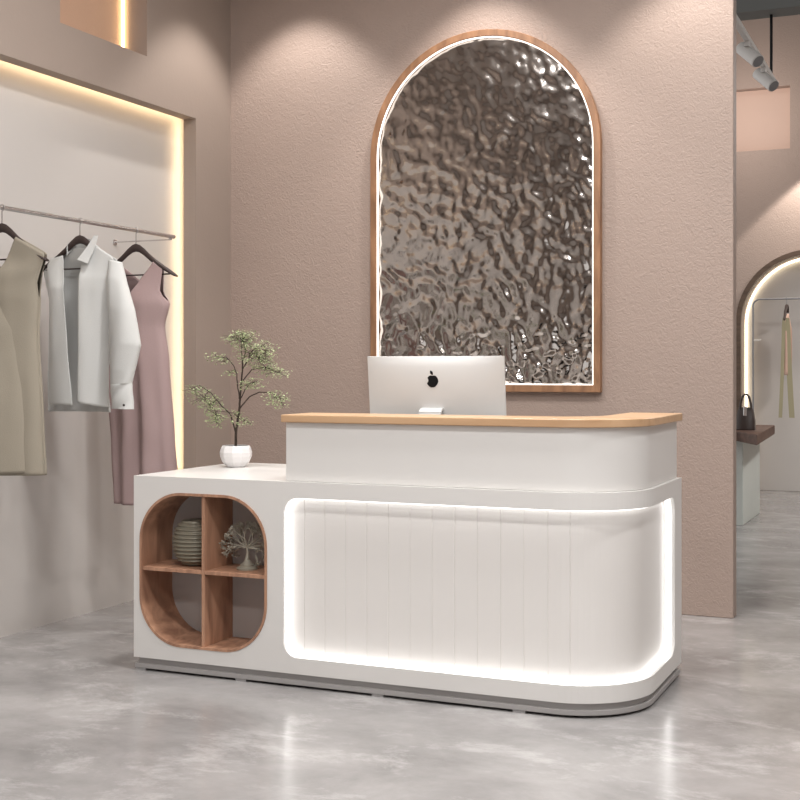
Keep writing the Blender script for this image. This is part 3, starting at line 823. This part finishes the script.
# handbag
hx, hy, hz = -1.400, 9.62, .702
t = root('handbag', (hx, hy, hz), 'small dark leather handbag with arched handle on the console table', 'bag')
rs = []
for z, w, d in ((0, .058, .035), (.005, .062, .040), (.06, .060, .036), (.12, .052, .026), (.150, .042, .012)):
    rs.append([(hx+x*w*1.12, hy+y*d*1.12, hz+z*1.12) for x, y in ((-1, -.7), (-.7, -1), (.7, -1), (1, -.7), (1, .7), (.7, 1), (-.7, 1), (-1, .7))])
obj('body', MB().rings(rs), 'bag', t, smooth=True)
for dy in (-.018, .018):
    pts = [(hx+.040*math.cos(PI*k/16), hy+dy, hz+.145+.120*math.sin(PI*k/16)) for k in range(17)]
    obj('handle', MB().tube(pts, .006, 8), 'bag', t, smooth=True)
obj('clasp', MB().box(hx-.012, hx+.012, hy-.042, hy-.018, hz+.105, hz+.175), 'clasp', t, bevel=.003, label='bright metal clasp')

# clothes stand in the arch
yq = YF-.12
t = root('clothes_stand', (-1.2, yq, 0), 'thin dark metal rectangular clothes stand before the lit far archway', 'clothes stand')
pts = [(-1.691, yq, 0.012), (-1.691, yq, 1.74)] + [(-1.691+.06-.06*math.cos(PI/2*k/6), yq, 1.74+.06*math.sin(PI/2*k/6)) for k in range(1, 7)] + \
      [(-.76+.06*math.sin(PI/2*k/6), yq, 1.74+.06*math.cos(PI/2*k/6)) for k in range(7)] + [(-.70, yq, .012)]
obj('frame', MB().tube(pts, .0085, 8), 'alu_dark', t, smooth=True)
for xx in (-1.691, -.70): obj('foot', MB().box(xx-.02, xx+.02, yq-.18, yq+.08, 0, .012), 'alu_dark', t, bevel=.003)
obj('hook', MB().tube([(-1.691, yq, 1.42), (-1.66, yq, 1.42), (-1.625, yq, 1.42), (-1.622, yq, 1.435)], .006, 8), 'track', t, smooth=True)
gy = yq
t = root('clothes_hanger', (-1.39, gy, 1.8), 'dark hanger turned sideways on the stand in the far arch', 'hanger')
rs = []
obj('body', MB().tube([(-1.39, gy-.19, 1.60), (-1.39, gy-.10, 1.68), (-1.39, gy, 1.735), (-1.39, gy+.05, 1.71), (-1.39, gy+.09, 1.68)], [.010, .014, .016, .014, .010], 8), 'hanger', t, smooth=True)
obj('hook', MB().tube([(-1.39, gy, 1.735), (-1.39, gy, 1.775)] + [(-1.39, gy-.016*math.cos(-PI/2+PI*1.2*k/10-0), 1.800+.016*math.sin(-PI/2+PI*1.2*k/10)) for k in range(11)], .003, 6), 'alu_dark', t, smooth=True)
t = root('camisole', (-1.39, gy, 1.6), 'peach top with long hanging khaki straps in the far arch', 'clothes')
tab = [(1.66, -1.405, -1.372, .05), (1.50, -1.42, -1.345, .10), (1.30, -1.415, -1.345, .10), (1.10, -1.41, -1.35, .10)]
cloth_obj('bodice', [cloth(tab, lambda c: 1.66, gy, -1, 1, side=sd, zs=1.68, fold=.006, nf=2, NC=16, NR=20) for sd in (-1, 1)], 'peach', t)
for (xa, xb, ww) in ((-1.405, -1.437, .016), (-1.372, -1.335, .024)):
    rs = []
    for k in range(12):
        q = k/11; x = xa+(xb-xa)*q**1.4; z = 1.62-.91*q; w = ww*(1 if k else .6)
        rs.append([(x-w, gy-.11+.02*q, z), (x+w, gy-.115+.02*q, z), (x+w, gy-.107+.02*q, z), (x-w, gy-.102+.02*q, z)])
    obj('strap', MB().rings(rs), 'khaki', t, smooth=True, label='long khaki strap')

# track lighting
t = root('ceiling_track', (-1.05, 7.5, 3.0), 'thin grey lighting track hanging below the dark ceiling beam', 'light track')
obj('rail', MB().box(-1.066, -1.034, 6.2, 8.49, 2.985, 3.015), 'track', t, bevel=.003)
obj('suspension_rod', MB().tube([(-1.05, 8.30, 3.0155), (-1.05, 8.30, 3.399)], .009, 8), 'black', t, smooth=True, label='black suspension rod')
obj('suspension_rod', MB().tube([(-1.05, 6.4, 3.0155), (-1.05, 6.4, 5.099)], .006, 8), 'black', t, smooth=True, label='black suspension rod')
def spot_head(y, label):
    t = root('spotlight', (-1.05, y, 2.984), label, 'spotlight', 'spotlights on the grey track')
    obj('adapter', MB().box(-1.064, -1.036, y-.03, y+.03, 2.955, 2.9845), 'track', t, bevel=.002)
    d = Vector((.42, -.30, -.42)).normalized(); c = Vector((-1.04, y, 2.915))
    a = c - d*.085; e = c + d*.085
    mb = MB().tube([a, a+d*.004, e-d*.002, e], [.032, .036, .038, .036], 24)
    obj('head', mb, 'track', t, smooth=True)
    obj('lens', MB().tube([e+d*.0003, e+d*.003], .033, 24), 'alu_dark', t, smooth=True)
    return t
spot_head(7.28, 'grey cylindrical spotlight on the track, the upper one nearer the wall edge')
spot_head(7.95, 'grey cylindrical spotlight at the lower far end of the track')

# ------------------------------------------------------------------ lights
def light(kind, name, loc, energy, col=(1, 1, 1), rot=(0, 0, 0), **k):
    l = bpy.data.lights.new(name, kind); l.energy = energy; l.color = col
    for a, b_ in k.items(): setattr(l, a, b_)
    o = bpy.data.objects.new(name, l); COL.objects.link(o); o.location = loc; o.rotation_euler = rot; return o
def aim(o, tgt):
    o.rotation_euler = (Vector(tgt)-Vector(o.location)).to_track_quat('-Z', 'Y').to_euler()
WARM = (1, .93, .86)
for i, x in enumerate((-3.15, -2.12, -1.08)):
    light('SPOT', 'wall_washer', (x, YB-.40, 3.44), 62, (1, .95, .90), spot_size=math.radians(88), spot_blend=.45, shadow_soft_size=.03)
for (x, y) in ((-2.2, 3.9), (-1.2, 3.6), (-1.7, 2.0), (-.2, 2.0), (.6, 4.2), (1.6, 2.2), (-1.2, 0), (.6, -.2)):
    light('AREA', 'overhead_fill', (x, y, 3.48), 36, (1, .985, .97), shape='DISK', size=.30)  # added soft fill from above, out of view, no fixtures
light('AREA', 'overhead_fill', (-.9, 9.5, 5.0), 24, (1, .97, .94), shape='DISK', size=1.0)  # added overhead fill for the far room
light('AREA', 'overhead_fill', (.7, 9.6, 3.3), 85, (1, .96, .92), shape='DISK', size=.6)  # lower added fill, out of view, brightens far floor and table
light('SPOT', 'wall_washer', (-1.02, YF-.35, 3.35), 110, (1, .93, .85), spot_size=math.radians(88), spot_blend=.15, shadow_soft_size=.03)
light('AREA', 'panel_light', (-1.78, YF-.9, 3.5), 7, (1, .88, .80), rot=(math.radians(90), 0, 0), shape='DISK', size=.3)

w = bpy.data.worlds.new('world'); SC.world = w; w.use_nodes = True
bg = w.node_tree.nodes['Background']; bg.inputs['Color'].default_value = (1, .985, .97, 1); bg.inputs['Strength'].default_value = 1.1

cam = bpy.data.cameras.new('camera'); co = bpy.data.objects.new('camera', cam); COL.objects.link(co)
co.location = (0, 0, 1.15); co.rotation_euler = (PI/2, 0, .4111)
cam.sensor_width = 36; cam.lens = 1266/800*36; cam.shift_y = -30.5/800; cam.clip_start = .05
SC.camera = co
SC.view_settings.view_transform = 'Standard'; SC.view_settings.look = 'None'
SC.view_settings.exposure = 0; SC.view_settings.gamma = 1; SC.view_settings.use_curve_mapping = False
